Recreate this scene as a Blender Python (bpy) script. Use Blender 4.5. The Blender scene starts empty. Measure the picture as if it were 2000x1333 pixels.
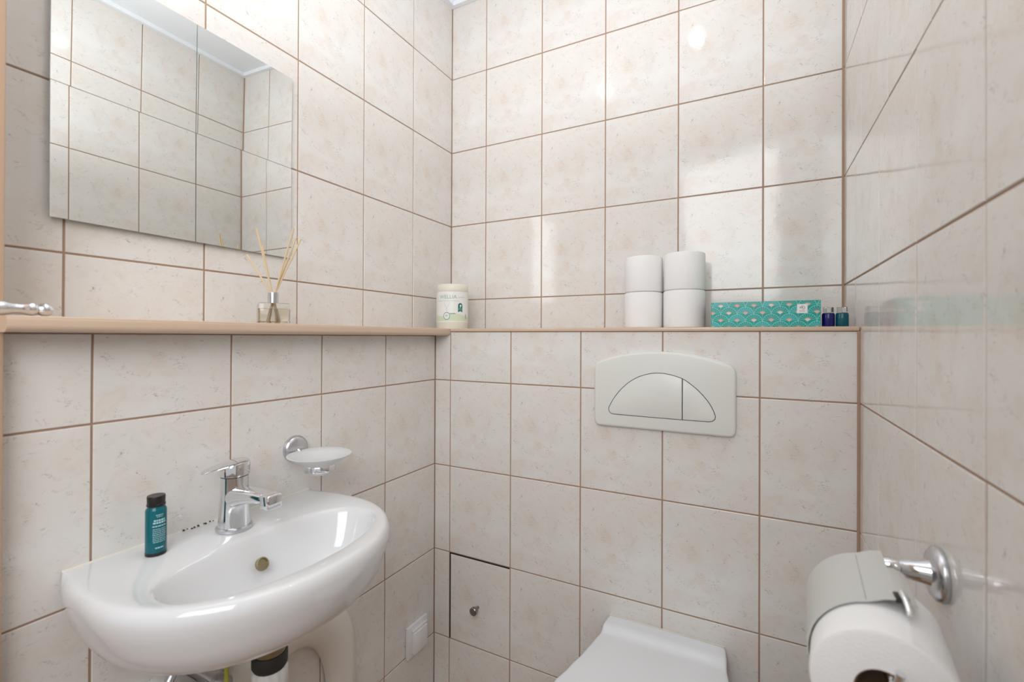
import bpy, bmesh, math, random
from mathutils import Vector, Matrix
random.seed(7)
sc = bpy.context.scene
COL = sc.collection
PI = math.pi

# ------------------------------------------------------------------ camera
cam_d = bpy.data.cameras.new('camera')
cam = bpy.data.objects.new('camera', cam_d); COL.objects.link(cam); sc.camera = cam
F, YAW, PITCH, ROLL, CYP = 903.98, 0.48141, 0.003446, 0.004178, 655.28
CAM = Vector((0.91589, -1.30350, 1.13346))
cyw, syw = math.cos(YAW), math.sin(YAW)
_r = Vector((cyw, syw, 0)); _f = Vector((-syw, cyw, 0)); _u = Vector((0, 0, 1))
_f2 = _f*math.cos(PITCH)+_u*math.sin(PITCH); _u2 = _u*math.cos(PITCH)-_f*math.sin(PITCH)
_r3 = _r*math.cos(ROLL)+_u2*math.sin(ROLL); _u3 = _u2*math.cos(ROLL)-_r*math.sin(ROLL)
m = Matrix((( _r3.x, _u3.x, -_f2.x, CAM.x), (_r3.y, _u3.y, -_f2.y, CAM.y), (_r3.z, _u3.z, -_f2.z, CAM.z), (0, 0, 0, 1)))
cam.matrix_world = m
cam_d.sensor_width = 36; cam_d.lens = F/2000*36; cam_d.shift_y = (CYP-666.5)/2000
cam_d.clip_start = 0.02
cam_d.dof.use_dof = True; cam_d.dof.focus_distance = 1.3; cam_d.dof.aperture_fstop = 4.5

# ------------------------------------------------------------------ world, lights, exposure
W = bpy.data.worlds.new('world'); sc.world = W; W.use_nodes = True
bg = W.node_tree.nodes['Background']; bg.inputs[0].default_value = (0.97, 0.985, 1.0, 1); bg.inputs[1].default_value = 0.6
def area(name, loc, rot, sx, sy, power, col=(1, 1, 1)):
    d = bpy.data.lights.new(name, 'AREA'); d.shape = 'RECTANGLE'; d.size = sx; d.size_y = sy
    d.energy = power; d.color = col
    o = bpy.data.objects.new(name, d); COL.objects.link(o); o.location = loc; o.rotation_euler = rot
    return o
# hallway lamp beyond the open door, shining into the room
area('hallway_light', (0.92, -1.85, 1.80), (math.radians(82), 0, math.radians(24)), 0.9, 0.9, 15, (0.98, 0.99, 1.0))
# photographer's flash bounced off the ceiling: faces straight up, above the doorway side of the room
area('bounce_light', (0.60, -0.95, 1.66), (math.pi, 0, 0), 0.5, 0.3, 6.5, (0.93, 0.97, 1.0))
sc.view_settings.view_transform = 'Standard'; sc.view_settings.look = 'None'
sc.view_settings.exposure = -0.10; sc.view_settings.gamma = 1
sc.view_settings.use_curve_mapping = False

# ------------------------------------------------------------------ dimensions
H = 0.2513; TW = 0.2; GR = 0.003
WD = 1.1003            # room width
D = 0.184              # lower back wall stands this far in front of the upper one
S = 0.0726             # lower left wall stands this far in front of the upper one
CEIL = 9*H+0.004
YF = -1.10             # front wall (door side)
LT = 1.148             # top of the lower back wall
SH0, SH1 = 1.1365, 1.1570   # shelf under/top

# ------------------------------------------------------------------ materials
MATS = {}
def nt_new(name):
    mt = bpy.data.materials.new(name); mt.use_nodes = True; MATS[name] = mt
    return mt, mt.node_tree, mt.node_tree.nodes['Principled BSDF']
def mat(name, col, rough=0.4, metal=0.0, trans=0.0, ior=1.45, coat=0.0, emit=None, estr=0.0, sss=0.0, noise=None, bump=0.0, alpha=1.0):
    mt, nt, b = nt_new(name)
    b.inputs['Base Color'].default_value = (*col, 1); b.inputs['Roughness'].default_value = rough
    b.inputs['Metallic'].default_value = metal; b.inputs['Transmission Weight'].default_value = trans
    b.inputs['IOR'].default_value = ior; b.inputs['Coat Weight'].default_value = coat
    b.inputs['Coat Roughness'].default_value = 0.05
    if sss: b.inputs['Subsurface Weight'].default_value = sss; b.inputs['Subsurface Radius'].default_value = (0.01, 0.01, 0.01)
    if emit: b.inputs['Emission Color'].default_value = (*emit, 1); b.inputs['Emission Strength'].default_value = estr
    tc = nt.nodes.new('ShaderNodeTexCoord'); n = nt.nodes.new('ShaderNodeTexNoise')
    n.inputs['Scale'].default_value = noise or 60; n.inputs['Detail'].default_value = 4
    nt.links.new(tc.outputs['Object'], n.inputs['Vector'])
    # slight procedural roughness variation on everything
    mr = nt.nodes.new('ShaderNodeMapRange'); mr.inputs[3].default_value = max(0, rough*0.85); mr.inputs[4].default_value = min(1, rough*1.15)
    nt.links.new(n.outputs['Fac'], mr.inputs[0]); nt.links.new(mr.outputs[0], b.inputs['Roughness'])
    if bump:
        bp = nt.nodes.new('ShaderNodeBump'); bp.inputs['Strength'].default_value = bump; bp.inputs['Distance'].default_value = 0.001
        nt.links.new(n.outputs['Fac'], bp.inputs['Height']); nt.links.new(bp.outputs[0], b.inputs['Normal'])
    return mt
def tile_material(name):
    mt, nt, b = nt_new(name); N = nt.nodes; L = nt.links
    tc = N.new('ShaderNodeTexCoord')
    def noise(scale, detail, rough=0.55, dist=0.0, stretch=(1, 1, 1), off=(0, 0, 0), rot=0):
        mp = N.new('ShaderNodeMapping'); mp.inputs['Scale'].default_value = stretch; mp.inputs['Location'].default_value = off
        mp.inputs['Rotation'].default_value = (0, 0, rot)
        L.new(tc.outputs['Object'], mp.inputs[0])
        n = N.new('ShaderNodeTexNoise'); n.inputs['Scale'].default_value = scale; n.inputs['Detail'].default_value = detail
        n.inputs['Roughness'].default_value = rough; n.inputs['Distortion'].default_value = dist
        L.new(mp.outputs[0], n.inputs['Vector']); return n.outputs['Fac']
    def ramp(fac, p0, c0, p1, c1):
        r = N.new('ShaderNodeValToRGB'); e = r.color_ramp.elements
        e[0].position = p0; e[0].color = (*c0, 1); e[1].position = p1; e[1].color = (*c1, 1)
        L.new(fac, r.inputs[0]); return r.outputs[0]
    def mix(fac, a, c):
        x = N.new('ShaderNodeMix'); x.data_type = 'RGBA'
        L.new(fac, x.inputs[0])
        if isinstance(a, tuple): x.inputs[6].default_value = (*a, 1)
        else: L.new(a, x.inputs[6])
        if isinstance(c, tuple): x.inputs[7].default_value = (*c, 1)
        else: L.new(c, x.inputs[7])
        return x.outputs[2]
    def mul(a, k):
        x = N.new('ShaderNodeMath'); x.operation = 'MULTIPLY'; L.new(a, x.inputs[0])
        if isinstance(k, (int, float)): x.inputs[1].default_value = k
        else: L.new(k, x.inputs[1])
        return x.outputs[0]
    base = ramp(noise(9, 5, 0.6, 0.4, off=(3.1, 1.2, 0)), 0.35, (0.765, 0.732, 0.695), 0.68, (0.80, 0.785, 0.76))
    peach = mul(ramp(noise(14, 6, 0.65, 0.8, stretch=(1, 1.25, 1), off=(1.73, 0.37, 0.5), rot=0.5), 0.53, (0, 0, 0), 0.70, (1, 1, 1)), 0.48)
    c = mix(peach, base, (0.73, 0.61, 0.52))
    rosy = mul(ramp(noise(20, 5, 0.6, 0.6, off=(7.7, 2.2, 1.5)), 0.58, (0, 0, 0), 0.72, (1, 1, 1)), 0.35)
    c = mix(rosy, c, (0.68, 0.57, 0.545))
    # short dark scratches: thin contour lines of a distorted noise, kept in patches
    n1 = noise(34, 3, 0.5, 2.2, stretch=(1, 1.9, 1), off=(4.4, 9.1, 0), rot=0.35)
    ln = ramp(n1, 0.0, (0, 0, 0), 1.0, (0, 0, 0)); e = ln.node.color_ramp.elements
    e.new(0.56).color = (0, 0, 0, 1); e.new(0.575).color = (1, 1, 1, 1); e.new(0.59).color = (0, 0, 0, 1)
    patch = ramp(noise(40, 2, 0.5, 0, off=(2.9, 5.5, 0)), 0.50, (0, 0, 0), 0.62, (1, 1, 1))
    c = mix(mul(mul(ln, patch), 0.9), c, (0.36, 0.30, 0.25))
    speck = mul(ramp(noise(190, 3, 0.6, 0.5, stretch=(0.6, 1.3, 1)), 0.66, (0, 0, 0), 0.76, (1, 1, 1)), 0.42)
    c = mix(speck, c, (0.50, 0.40, 0.32))
    L.new(c, b.inputs['Base Color'])
    b.inputs['Roughness'].default_value = 0.075; b.inputs['IOR'].default_value = 1.5
    bp = N.new('ShaderNodeBump'); bp.inputs['Strength'].default_value = 0.10; bp.inputs['Distance'].default_value = 0.001
    L.new(noise(120, 4, 0.6), bp.inputs['Height'])
    bp2 = N.new('ShaderNodeBump'); bp2.inputs['Strength'].default_value = 0.35; bp2.inputs['Distance'].default_value = 0.002
    L.new(noise(9, 2, 0.5), bp2.inputs['Height']); L.new(bp.outputs[0], bp2.inputs['Normal'])
    L.new(bp2.outputs[0], b.inputs['Normal'])
    return mt
M_TILE = tile_material('glazed_cream_tile')
M_GROUT = mat('brown_grout', (0.40, 0.265, 0.185), 0.85, noise=200, bump=0.3)
M_SHELF = mat('beige_glazed_edge', (0.66, 0.50, 0.38), 0.22, noise=25)
M_CEIL = mat('white_ceiling', (0.90, 0.93, 0.97), 0.35)
M_WHITE = mat('white_paint', (0.85, 0.84, 0.82), 0.5)
M_JAMB = mat('tan_wood', (0.52, 0.36, 0.25), 0.45, noise=30)
M_FLOOR = mat('brown_floor', (0.34, 0.19, 0.10), 0.3, noise=12)
M_CERAMIC = mat('white_ceramic', (0.77, 0.775, 0.785), 0.07, ior=1.5, coat=0.3, noise=20)
M_LID = mat('white_lid_plastic', (0.82, 0.835, 0.86), 0.16, noise=20)
M_CHROME = mat('chrome', (0.78, 0.79, 0.81), 0.07, 1.0, noise=80)
M_SATIN = mat('satin_chrome', (0.62, 0.63, 0.66), 0.25, 1.0, noise=80)
M_DKSTEEL = mat('dark_steel', (0.30, 0.28, 0.27), 0.3, 1.0, noise=80)
M_MIRROR = mat('mirror_glass', (0.84, 0.86, 0.85), 0.0, 1.0)
M_MEDGE = mat('mirror_edge', (0.45, 0.58, 0.55), 0.2, 0.3)
M_FROST = mat('frosted_glass', (0.88, 0.89, 0.89), 0.45, 0.0, 0.25)
M_PAPER = mat('toilet_paper', (0.90, 0.90, 0.90), 0.95, noise=400, bump=0.5)
M_CARD = mat('brown_card', (0.22, 0.14, 0.09), 0.9)
M_FLAP = mat('pale_grey_flap', (0.60, 0.60, 0.575), 0.33)
M_PLATE = mat('ivory_plastic', (0.76, 0.775, 0.735), 0.30)
M_DARK = mat('gap_shade', (0.03, 0.025, 0.02), 0.8)
M_BLACK = mat('black_plastic', (0.018, 0.014, 0.012), 0.3)
M_FAINT = mat('faint_grey_print', (0.66, 0.69, 0.66), 0.5)
M_RUBBER = mat('black_rubber', (0.03, 0.03, 0.028), 0.55)
M_PVC = mat('white_pvc', (0.80, 0.79, 0.77), 0.35)
M_CREAM = mat('cream_plastic', (0.80, 0.77, 0.67), 0.35)
M_LABEL = mat('white_label', (0.84, 0.86, 0.83), 0.35)
M_GREEN = mat('pale_green_print', (0.66, 0.74, 0.55), 0.5)
M_GREEN2 = mat('lettering_green', (0.36, 0.52, 0.38), 0.5)
M_DGREEN = mat('deep_green_print', (0.02, 0.19, 0.13), 0.5)
M_SEA = mat('sea_green_print', (0.10, 0.30, 0.30), 0.5)
M_REDP = mat('red_print', (0.6, 0.35, 0.28), 0.5)
M_TEALBOX = mat('teal_card', (0.0, 0.36, 0.31), 0.22, coat=0.4)
M_TEAL2 = mat('blue_teal_card', (0.02, 0.42, 0.42), 0.22, coat=0.4)
M_CYAN = mat('light_cyan_print', (0.30, 0.70, 0.66), 0.3)
M_PINK = mat('pink_print', (0.74, 0.46, 0.44), 0.3)
M_PINKW = mat('pale_pink_print', (0.80, 0.66, 0.62), 0.3)
M_TAUPE = mat('taupe_print', (0.22, 0.33, 0.27), 0.3)
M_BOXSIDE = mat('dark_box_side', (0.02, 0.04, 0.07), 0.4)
M_STICK = mat('white_sticker', (0.85, 0.85, 0.86), 0.4)
M_INK = mat('black_ink', (0.06, 0.06, 0.08), 0.5)
M_INKG = mat('grey_ink', (0.42, 0.40, 0.40), 0.5)
M_TEALBOT = mat('teal_bottle_plastic', (0.0, 0.15, 0.19), 0.12, 0, 0.25)
M_BLUEBOT = mat('blue_bottle_plastic', (0.008, 0.015, 0.16), 0.10, 0, 0.25)
M_TEALMINI = mat('teal_mini_plastic', (0.0, 0.12, 0.17), 0.10, 0, 0.25)
M_CLEAR = mat('clear_plastic', (0.92, 0.93, 0.93), 0.05, 0, 0.95, 1.4)
M_GLASS = mat('clear_glass', (0.97, 0.97, 0.96), 0.0, 0, 1.0, 1.45)
M_OIL = mat('amber_oil', (0.97, 0.92, 0.80), 0.0, 0, 0.9, 1.35)
M_REED = mat('rattan_reed', (0.72, 0.56, 0.35), 0.8, noise=150)
M_PRINTW = mat('pale_print', (0.45, 0.66, 0.70), 0.4)
M_SEAL = mat('ivory_sealant', (0.80, 0.775, 0.68), 0.4)
M_MOULD = mat('dark_mould', (0.05, 0.045, 0.04), 0.9)
M_BRASS = mat('dull_brass', (0.34, 0.29, 0.18), 0.35, 0.8)
M_YELLOW = mat('yellow_green_plastic', (0.42, 0.42, 0.06), 0.4)
M_IVORY = mat('aged_white_plastic', (0.80, 0.76, 0.70), 0.30)
M_SWITCH = mat('white_socket_plastic', (0.84, 0.84, 0.84), 0.3)
M_LAMP = mat('lamp_glow', (1, 1, 1), 0.3, emit=(1.0, 0.97, 0.93), estr=60)

# ------------------------------------------------------------------ mesh helpers (all geometry in world coordinates)
WL = {}
def obj(name, geo, mt, parent=None, loc=None, smooth=True, autosmooth=40):
    verts, faces = geo[0], geo[1]
    base = Vector(loc) if loc is not None else (WL[parent.as_pointer()] if parent is not None else Vector((0, 0, 0)))
    me = bpy.data.meshes.new(name)
    me.from_pydata([tuple(Vector(v)-base) for v in verts], [], faces)
    mts = mt if isinstance(mt, (list, tuple)) else [mt]
    for x in mts: me.materials.append(x)
    if len(geo) > 2: me.polygons.foreach_set('material_index', geo[2])
    bm = bmesh.new(); bm.from_mesh(me)
    bmesh.ops.recalc_face_normals(bm, faces=bm.faces)
    if smooth:
        ang = math.radians(autosmooth)
        for f in bm.faces: f.smooth = True
        for e in bm.edges:
            if len(e.link_faces) != 2 or e.calc_face_angle(0) > ang: e.smooth = False
    bm.to_mesh(me); bm.free()
    o = bpy.data.objects.new(name, me); COL.objects.link(o)
    if parent is not None:
        o.parent = parent; o.location = base-WL[parent.as_pointer()]
    else: o.location = base
    WL[o.as_pointer()] = base
    return o
def tag(o, label, cat=None, group=None):
    o['label'] = label
    if cat: o['category'] = cat
    if group: o['group'] = group
    return o
def thing(name, loc, label, cat, group=None):
    o = bpy.data.objects.new(name, None); COL.objects.link(o); o.location = loc; o.empty_display_size = 0.03
    WL[o.as_pointer()] = Vector(loc); return tag(o, label, cat, group)
def structure(o): o['kind'] = 'structure'; return o
def join(*gs):
    v, f, mi = [], [], []; anym = any(len(g) > 2 for g in gs)
    for g in gs:
        k = len(v); v += list(g[0]); f += [tuple(i+k for i in q) for q in g[1]]
        mi += list(g[2]) if len(g) > 2 else [0]*len(g[1])
    return (v, f, mi) if anym else (v, f)
def from_bm(bm):
    bm.verts.ensure_lookup_table(); bm.verts.index_update()
    g = ([v.co.copy() for v in bm.verts], [tuple(v.index for v in f.verts) for f in bm.faces]); bm.free(); return g
def box(a, b, bev=0.0, seg=2):
    bm = bmesh.new(); bmesh.ops.create_cube(bm, size=1)
    a, b = Vector(a), Vector(b)
    for v in bm.verts: v.co = Vector([(a[i]+b[i])/2+v.co[i]*abs(b[i]-a[i]) for i in range(3)])
    if bev: bmesh.ops.bevel(bm, geom=bm.edges[:], offset=bev, segments=seg, affect='EDGES', profile=0.5, clamp_overlap=True)
    return from_bm(bm)
def frame(axis):
    a = Vector(axis).normalized(); h = Vector((0, 0, 1)) if abs(a.z) < 0.9 else Vector((1, 0, 0))
    x = h.cross(a).normalized(); return x, a.cross(x), a
def loft(rings, cap0=True, cap1=True, closed=True):
    n = len(rings[0]); v = [p for r in rings for p in r]; f = []
    for i in range(len(rings)-1):
        for j in range(n if closed else n-1):
            k = (j+1) % n; f.append((i*n+j, i*n+k, (i+1)*n+k, (i+1)*n+j))
    if cap0: f.append(tuple(range(n)))
    if cap1: f.append(tuple(range((len(rings)-1)*n, len(rings)*n)))
    return v, f
def lathe(prof, c, axis=(0, 0, 1), seg=32, cap=True):
    x, y, a = frame(axis); c = Vector(c)
    rings = [[c+a*h+(x*math.cos(2*PI*j/seg)+y*math.sin(2*PI*j/seg))*max(r, 1e-5) for j in range(seg)] for r, h in prof]
    return loft(rings, cap, cap)
def tube(path, r, seg=12, cap=True, flat=1.0):
    P = [Vector(p) for p in path]; rings = []; up = None
    for i, p in enumerate(P):
        t = (P[min(i+1, len(P)-1)]-P[max(i-1, 0)]).normalized()
        if up is None: x, y, _ = frame(t)
        else: y = (up-t*up.dot(t)).normalized(); x = y.cross(t)
        up = y; rr = r[i] if isinstance(r, (list, tuple)) else r
        rings.append([p+(x*math.cos(2*PI*j/seg)+y*math.sin(2*PI*j/seg)*flat)*rr for j in range(seg)])
    return loft(rings, cap, cap)
def smoothpath(pts, n=8):
    P = [Vector(p) for p in pts]; out = []
    for i in range(len(P)-1):
        a, b, c, d = P[max(i-1, 0)], P[i], P[i+1], P[min(i+2, len(P)-1)]
        for k in range(n):
            t = k/n; out.append(0.5*((2*b)+(c-a)*t+(2*a-5*b+4*c-d)*t*t+(3*b-a-3*c+d)*t**3))
    out.append(P[-1]); return out
def prism(outline, to3, t0, t1, bev=0.0, seg=3):
    """2D outline extruded from depth t0 (back) to t1 (front), front edge rounded by bev; to3(u, v, depth) -> world"""
    n = len(outline); cx = sum(p[0] for p in outline)/n; cy = sum(p[1] for p in outline)/n
    def inset(d):
        out = []
        for i in range(n):
            p0, p1, p2 = outline[i-1], outline[i], outline[(i+1) % n]
            tx, ty = p2[0]-p0[0], p2[1]-p0[1]; l = math.hypot(tx, ty) or 1
            out.append((p1[0]-ty/l*d*sgn, p1[1]+tx/l*d*sgn))
        return out
    ar = sum(outline[i-1][0]*outline[i][1]-outline[i][0]*outline[i-1][1] for i in range(n))
    sgn = 1 if ar > 0 else -1
    rings = [[to3(*p, t0) for p in outline]]
    if bev:
        s = 1 if t1 > t0 else -1
        for k in range(seg+1):
            a = PI/2*k/seg; rings.append([to3(*p, t1-s*bev*(1-math.sin(a))) for p in inset(bev*(1-math.cos(a)))])
    else: rings.append([to3(*p, t1) for p in outline])
    return loft([[Vector(p) for p in r] for r in rings])
def ellipse2(cx, cy, rx, ry, n=32, e=2.0, a0=0, a1=2*PI):
    o = []
    for k in range(n):
        t = a0+(a1-a0)*k/n; c, s = math.cos(t), math.sin(t)
        o.append((cx+rx*math.copysign(abs(c)**(2/e), c), cy+ry*math.copysign(abs(s)**(2/e), s)))
    return o

# ------------------------------------------------------------------ room shell with tiles
def tile_mesh(x0, x1, y0, y1, cache={}):
    k = tuple(round(q, 4) for q in (x0, x1, y0, y1))
    if k in cache: return cache[k]
    g = GR/2; x0 += g; x1 -= g; y0 += g; y1 -= g; i = 0.0012
    v = []
    for (ins, z) in ((0, -0.006), (0, -0.0009), (i*0.35, -0.0003), (i, 0)):
        v += [(x0+ins, y0+ins, z), (x1-ins, y0+ins, z), (x1-ins, y1-ins, z), (x0+ins, y1-ins, z)]
    f = [(12, 13, 14, 15)]
    for r in range(3):
        for j in range(4): a = r*4+j; b = r*4+(j+1) % 4; f.append((a, b, b+4, a+4))
    me = bpy.data.meshes.new('tile'); me.from_pydata(v, [], f); me.materials.append(M_TILE)
    for q in range(5, 13): me.polygons[q].use_smooth = False
    cache[k] = me; return me
def tile_field(wall, org, u, n, u0, u1, cuts, z0, z1, skip=()):
    """tiles on a plane through org; u = horizontal direction; cuts = list of joints along u; rows at multiples of H"""
    u, n, org = Vector(u), Vector(n), Vector(org); Z = Vector((0, 0, 1)); out = []
    edges = [u0]+[c for c in sorted(cuts) if u0+0.004 < c < u1-0.004]+[u1]
    for ci in range(len(edges)-1):
        a, b = edges[ci], edges[ci+1]
        full_left = b-TW if (ci == 0 and b-a < TW-0.001) else a
        k0 = math.floor(z0/H+1e-6); k1 = math.ceil(z1/H-1e-6)
        for k in range(k0, k1):
            za, zb = max(z0, k*H), min(z1, (k+1)*H)
            if zb-za < 0.006: continue
            if (ci, k) in skip: continue
            me = tile_mesh(a-full_left, b-full_left, za-k*H, zb-k*H)
            o = bpy.data.objects.new('tile', me); COL.objects.link(o); o.parent = wall
            p = org+u*full_left+Z*(k*H)
            rt = Matrix((u, Z, n)).transposed().to_4x4()
            tilt = Matrix.Rotation(random.gauss(0, 0.0011), 4, 'X') @ Matrix.Rotation(random.gauss(0, 0.0011), 4, 'Y')
            o.matrix_world = Matrix.Translation(p-WL[wall.as_pointer()]) @ rt @ tilt
            out.append((ci, k, o))
    return out
G = 0.0016   # grout lies this far behind the tile faces
floor = structure(obj('floor', box((-2.5, -4.5, -0.1), (3.5, 0.1, 0.0)), M_FLOOR, smooth=False))
ceiling = structure(obj('ceiling', box((-0.1, YF-0.10, CEIL), (WD+0.1, 0.1, CEIL+0.1)), M_CEIL, smooth=False))
wl = structure(obj('wall_left', box((-0.1, YF, 0), (-G, 0.1, CEIL)), M_GROUT, smooth=False))
wb = structure(obj('wall_back', box((-G, G, 0), (WD+G, 0.1, CEIL)), M_GROUT, smooth=False))
wr = structure(obj('wall_right', box((WD+G, YF, 0), (WD+0.1, 0.1, CEIL)), M_GROUT, smooth=False))
wlb = structure(obj('wall_lower_back', box((S-G, -D+G, 0), (WD+G, G, LT)), M_GROUT, smooth=False))
wll = structure(obj('wall_lower_left', box((-G, YF, 0), (S-G, -D+G, SH0)), M_GROUT, smooth=False))
wfr = structure(obj('wall_front', join(box((-0.1, YF-0.10, 0), (0.06, YF, CEIL)), box((1.04, YF-0.10, 0), (WD+0.1, YF, CEIL)), box((0.06, YF-0.10, 2.17), (1.04, YF, CEIL))), M_WHITE, smooth=False))
tile_field(wl, (0, 0, 0), (0, 1, 0), (1, 0, 0), YF+0.005, 0, [-0.2005-TW*i for i in range(8)], SH1, CEIL)
tile_field(wb, (0, 0, 0), (1, 0, 0), (0, -1, 0), 0, WD, [0.1356+TW*i for i in range(8)], SH1, CEIL)
low = tile_field(wlb, (0, -D, 0), (1, 0, 0), (0, -1, 0), S, WD, [0.1275+TW*i for i in range(8)], 0, LT, skip=((1, 1),))
tile_field(wll, (S, 0, 0), (0, 1, 0), (1, 0, 0), YF+0.005, -D, [-0.3925-TW*i for i in range(8)], 0, SH0)
# right wall: u runs towards the door
tile_field(wr, (WD, 0, 0), (0, -1, 0), (-1, 0, 0), 0, -YF, [0.138+TW*i for i in range(8)], 0, 6*H)
tile_field(wr, (WD, 0, 0), (0, -1, 0), (-1, 0, 0), 0, -YF, [0.193+TW*i for i in range(8)], 6*H, CEIL)
# silicone beads in the two right-hand corners
structure(obj('trim_1', tube([(WD-0.001, -0.001, SH1), (WD-0.001, -0.001, CEIL)], 0.0032, 8), M_GROUT))
structure(obj('trim_2', tube([(WD-0.001, -D-0.001, 0), (WD-0.001, -D-0.001, LT)], 0.0036, 8), M_GROUT))
# white cornice under the ceiling
structure(obj('trim_3', join(box((WD-0.016, YF, CEIL-0.014), (WD-0.0005, -0.0005, CEIL)), box((0.0005, -0.016, CEIL-0.014), (WD-0.016, -0.0005, CEIL)), box((0.0005, YF, CEIL-0.014), (0.016, -0.016, CEIL))), M_CEIL, smooth=False))
# door lining around the opening the camera looks through
structure(obj('door_1', join(box((0.045, YF-0.11, 0), (0.098, YF+0.0125, 2.18), 0.003), box((1.015, YF-0.11, 0), (1.045, YF+0.004, 2.18), 0.004), box((0.098, YF-0.11, 2.15), (1.015, YF+0.004, 2.18), 0.004)), M_JAMB))

# shelf and ledge --------------------------------------------------
def bullnose(x0, x1, z0, z1, ya, yb, r):
    prof = [(x0, z0), (x1-r, z0)]
    zc = z0+r
    for k in range(7): a = -PI/2+PI/2*k/6; prof.append((x1-r+r*math.cos(a), zc+r*math.sin(a)))
    prof += [(x1, z1-0.0045), (x1-0.0012, z1-0.0042), (x1-0.0015, z1-0.001), (x1-0.003, z1), (x0, z1)]
    return loft([[Vector((p[0], y, p[1])) for p in prof] for y in (ya, yb)])
sh = obj('wall_shelf', bullnose(0.0005, 0.1285, SH0, SH1, YF+0.006, -0.0005, 0.009), M_SHELF, loc=(0.06, -0.5, SH0), autosmooth=30)
tag(sh, 'long beige rounded shelf along the left wall below the mirror', 'shelf')
sl = obj('wall_ledge', box((0.1285, -D-0.004, LT), (WD-0.001, -0.0005, SH1), 0.002), M_SHELF, loc=(0.6, -0.1, LT))
tag(sl, 'thin beige ledge on the back wall above the flush plate', 'shelf')

# access panel -----------------------------------------------------
px0, px1, pz0, pz1 = 0.1275, 0.3275, H, 2*H
ap = thing('access_panel', ((px0+px1)/2, -D, pz0), 'tiled access panel with dark gap and small round knob', 'panel')
obj('panel_gap_shade', box((px0+0.0005, -D+0.0004, pz0+0.002), (px1-0.002, -D+0.004, pz1-0.0005)), M_DARK, ap, smooth=False)  # solid dark plate behind the tile, its colour stands in for shade in the gap
me = tile_mesh(0.0035, TW+0.0005, 0.0005, H-0.003)
o = bpy.data.objects.new('tile', me); COL.objects.link(o); o.parent = ap
o.matrix_world = Matrix.Translation(Vector((px0, -D-0.0005, pz0))-WL[ap.as_pointer()]) @ Matrix((Vector((1, 0, 0)), Vector((0, 0, 1)), Vector((0, -1, 0)))).transposed().to_4x4()
tag(obj('knob', lathe([(0.004, 0), (0.004, 0.012), (0.0065, 0.014), (0.0105, 0.018), (0.011, 0.022), (0.011, 0.027), (0.0095, 0.0285), (0, 0.0287)], (0.2265, -D-0.0005, 0.3685), (0, -1, 0), 24), M_DKSTEEL, ap), 'small round dark steel knob')

# ------------------------------------------------------------------ mirror of four panes
mz0, my0 = 1.5345-0.2297, -1.0216
mr = thing('wall_mirror', (0, my0+0.2, mz0), 'square mirror of four panes on the left wall above the shelf', 'mirror')
for i in range(2):
    for j in range(2):
        y, z = my0+0.2*i, mz0+0.2*j
        g = box((-0.002, -0.0994, -0.0994), (0.002, 0.0994, 0.0994))
        yw_, pt_ = 0.0165, (-0.0035 if j == 0 else 0.0116)
        rot = Matrix.Rotation(yw_, 3, 'Z') @ Matrix.Rotation(pt_, 3, 'Y')
        c = Vector((0.0078-yw_*(y+0.1-my0-0.2), y+0.1, z+0.1))
        mi = [0 if abs(sum(g[0][q].x for q in f)/4-0.002) < 1e-5 else 1 for f in g[1]]
        obj('mirror_pane', ([rot @ v+c for v in g[0]], g[1], mi), [M_MIRROR, M_MEDGE], mr, smooth=False)
        obj('backing', ([rot @ (v*0.97)+c-Vector((0.0035, 0, 0)) for v in g[0]], g[1]), M_WHITE, mr, smooth=False)

# ------------------------------------------------------------------ ceiling spots
for i, (x, y) in enumerate(((0.7335, -0.4935), (0.339, -0.685))):
    t = thing('ceiling_spot', (x, y, CEIL), ('round ceiling spot nearer the right wall' if i == 0 else 'round ceiling spot nearer the mirror'), 'lamp', 'ceiling spots')
    obj('trim_ring', lathe([(0.0, 0), (0.036, 0), (0.036, -0.006), (0.030, -0.010), (0.011, -0.012), (0.010, -0.030), (0.0, -0.030)], (x, y, CEIL-0.0003), seg=32), M_CHROME, t)
    obj('bulb', lathe([(0.009, -0.030)]+[(0.0165*math.sin(a), -0.043+0.0165*math.cos(a)) for a in [0.6+(PI-0.6)*k/10 for k in range(11)]], (x, y, CEIL), seg=24), M_LAMP, t)

# ------------------------------------------------------------------ wash basin
SX, SY, SZ = 0.19, -0.825, 0.815
DZB = 0.0085   # rim height trim
NB = 96
def outer(s, z, ds=0.0):
    r = []
    for k in range(NB):
        t = 2*PI*k/NB; c, q = math.cos(t), math.sin(t)
        ax = 0.203 if c > 0 else 0.235
        e = 2.15 if c > 0 else 2.4
        cx_, cy_ = math.copysign(abs(c)**(2/e), c), math.copysign(abs(q)**(2/e), q)
        if z > 0.785:        # rim: clamped outline scaled towards the centre; flat where it meets the wall
            ox, oy = max(SX+ax*cx_, S+0.0005), SY+0.219*cy_
            r.append(Vector((SX+(ox-SX)*s, SY+(oy-SY)*s, (0.8155 if SX+ax*cx_ < S+0.0005 else z)-DZB)))
        else: r.append(Vector((max(SX+ax*s*cx_, S+0.0005), SY+0.219*s*cy_, z-DZB)))
    return r
def inner(rx0, rx1, ry, z, cx=0.268):
    r = []
    for k in range(NB):
        t = 2*PI*k/NB; c, q = math.cos(t), math.sin(t)
        ax = rx1 if c > 0 else rx0; e = 2.0 if c > 0 else 2.7
        r.append(Vector((cx+ax*math.copysign(abs(c)**(2/e), c), SY+ry*math.copysign(abs(q)**(2/e), q), z-DZB)))
    return r
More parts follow.
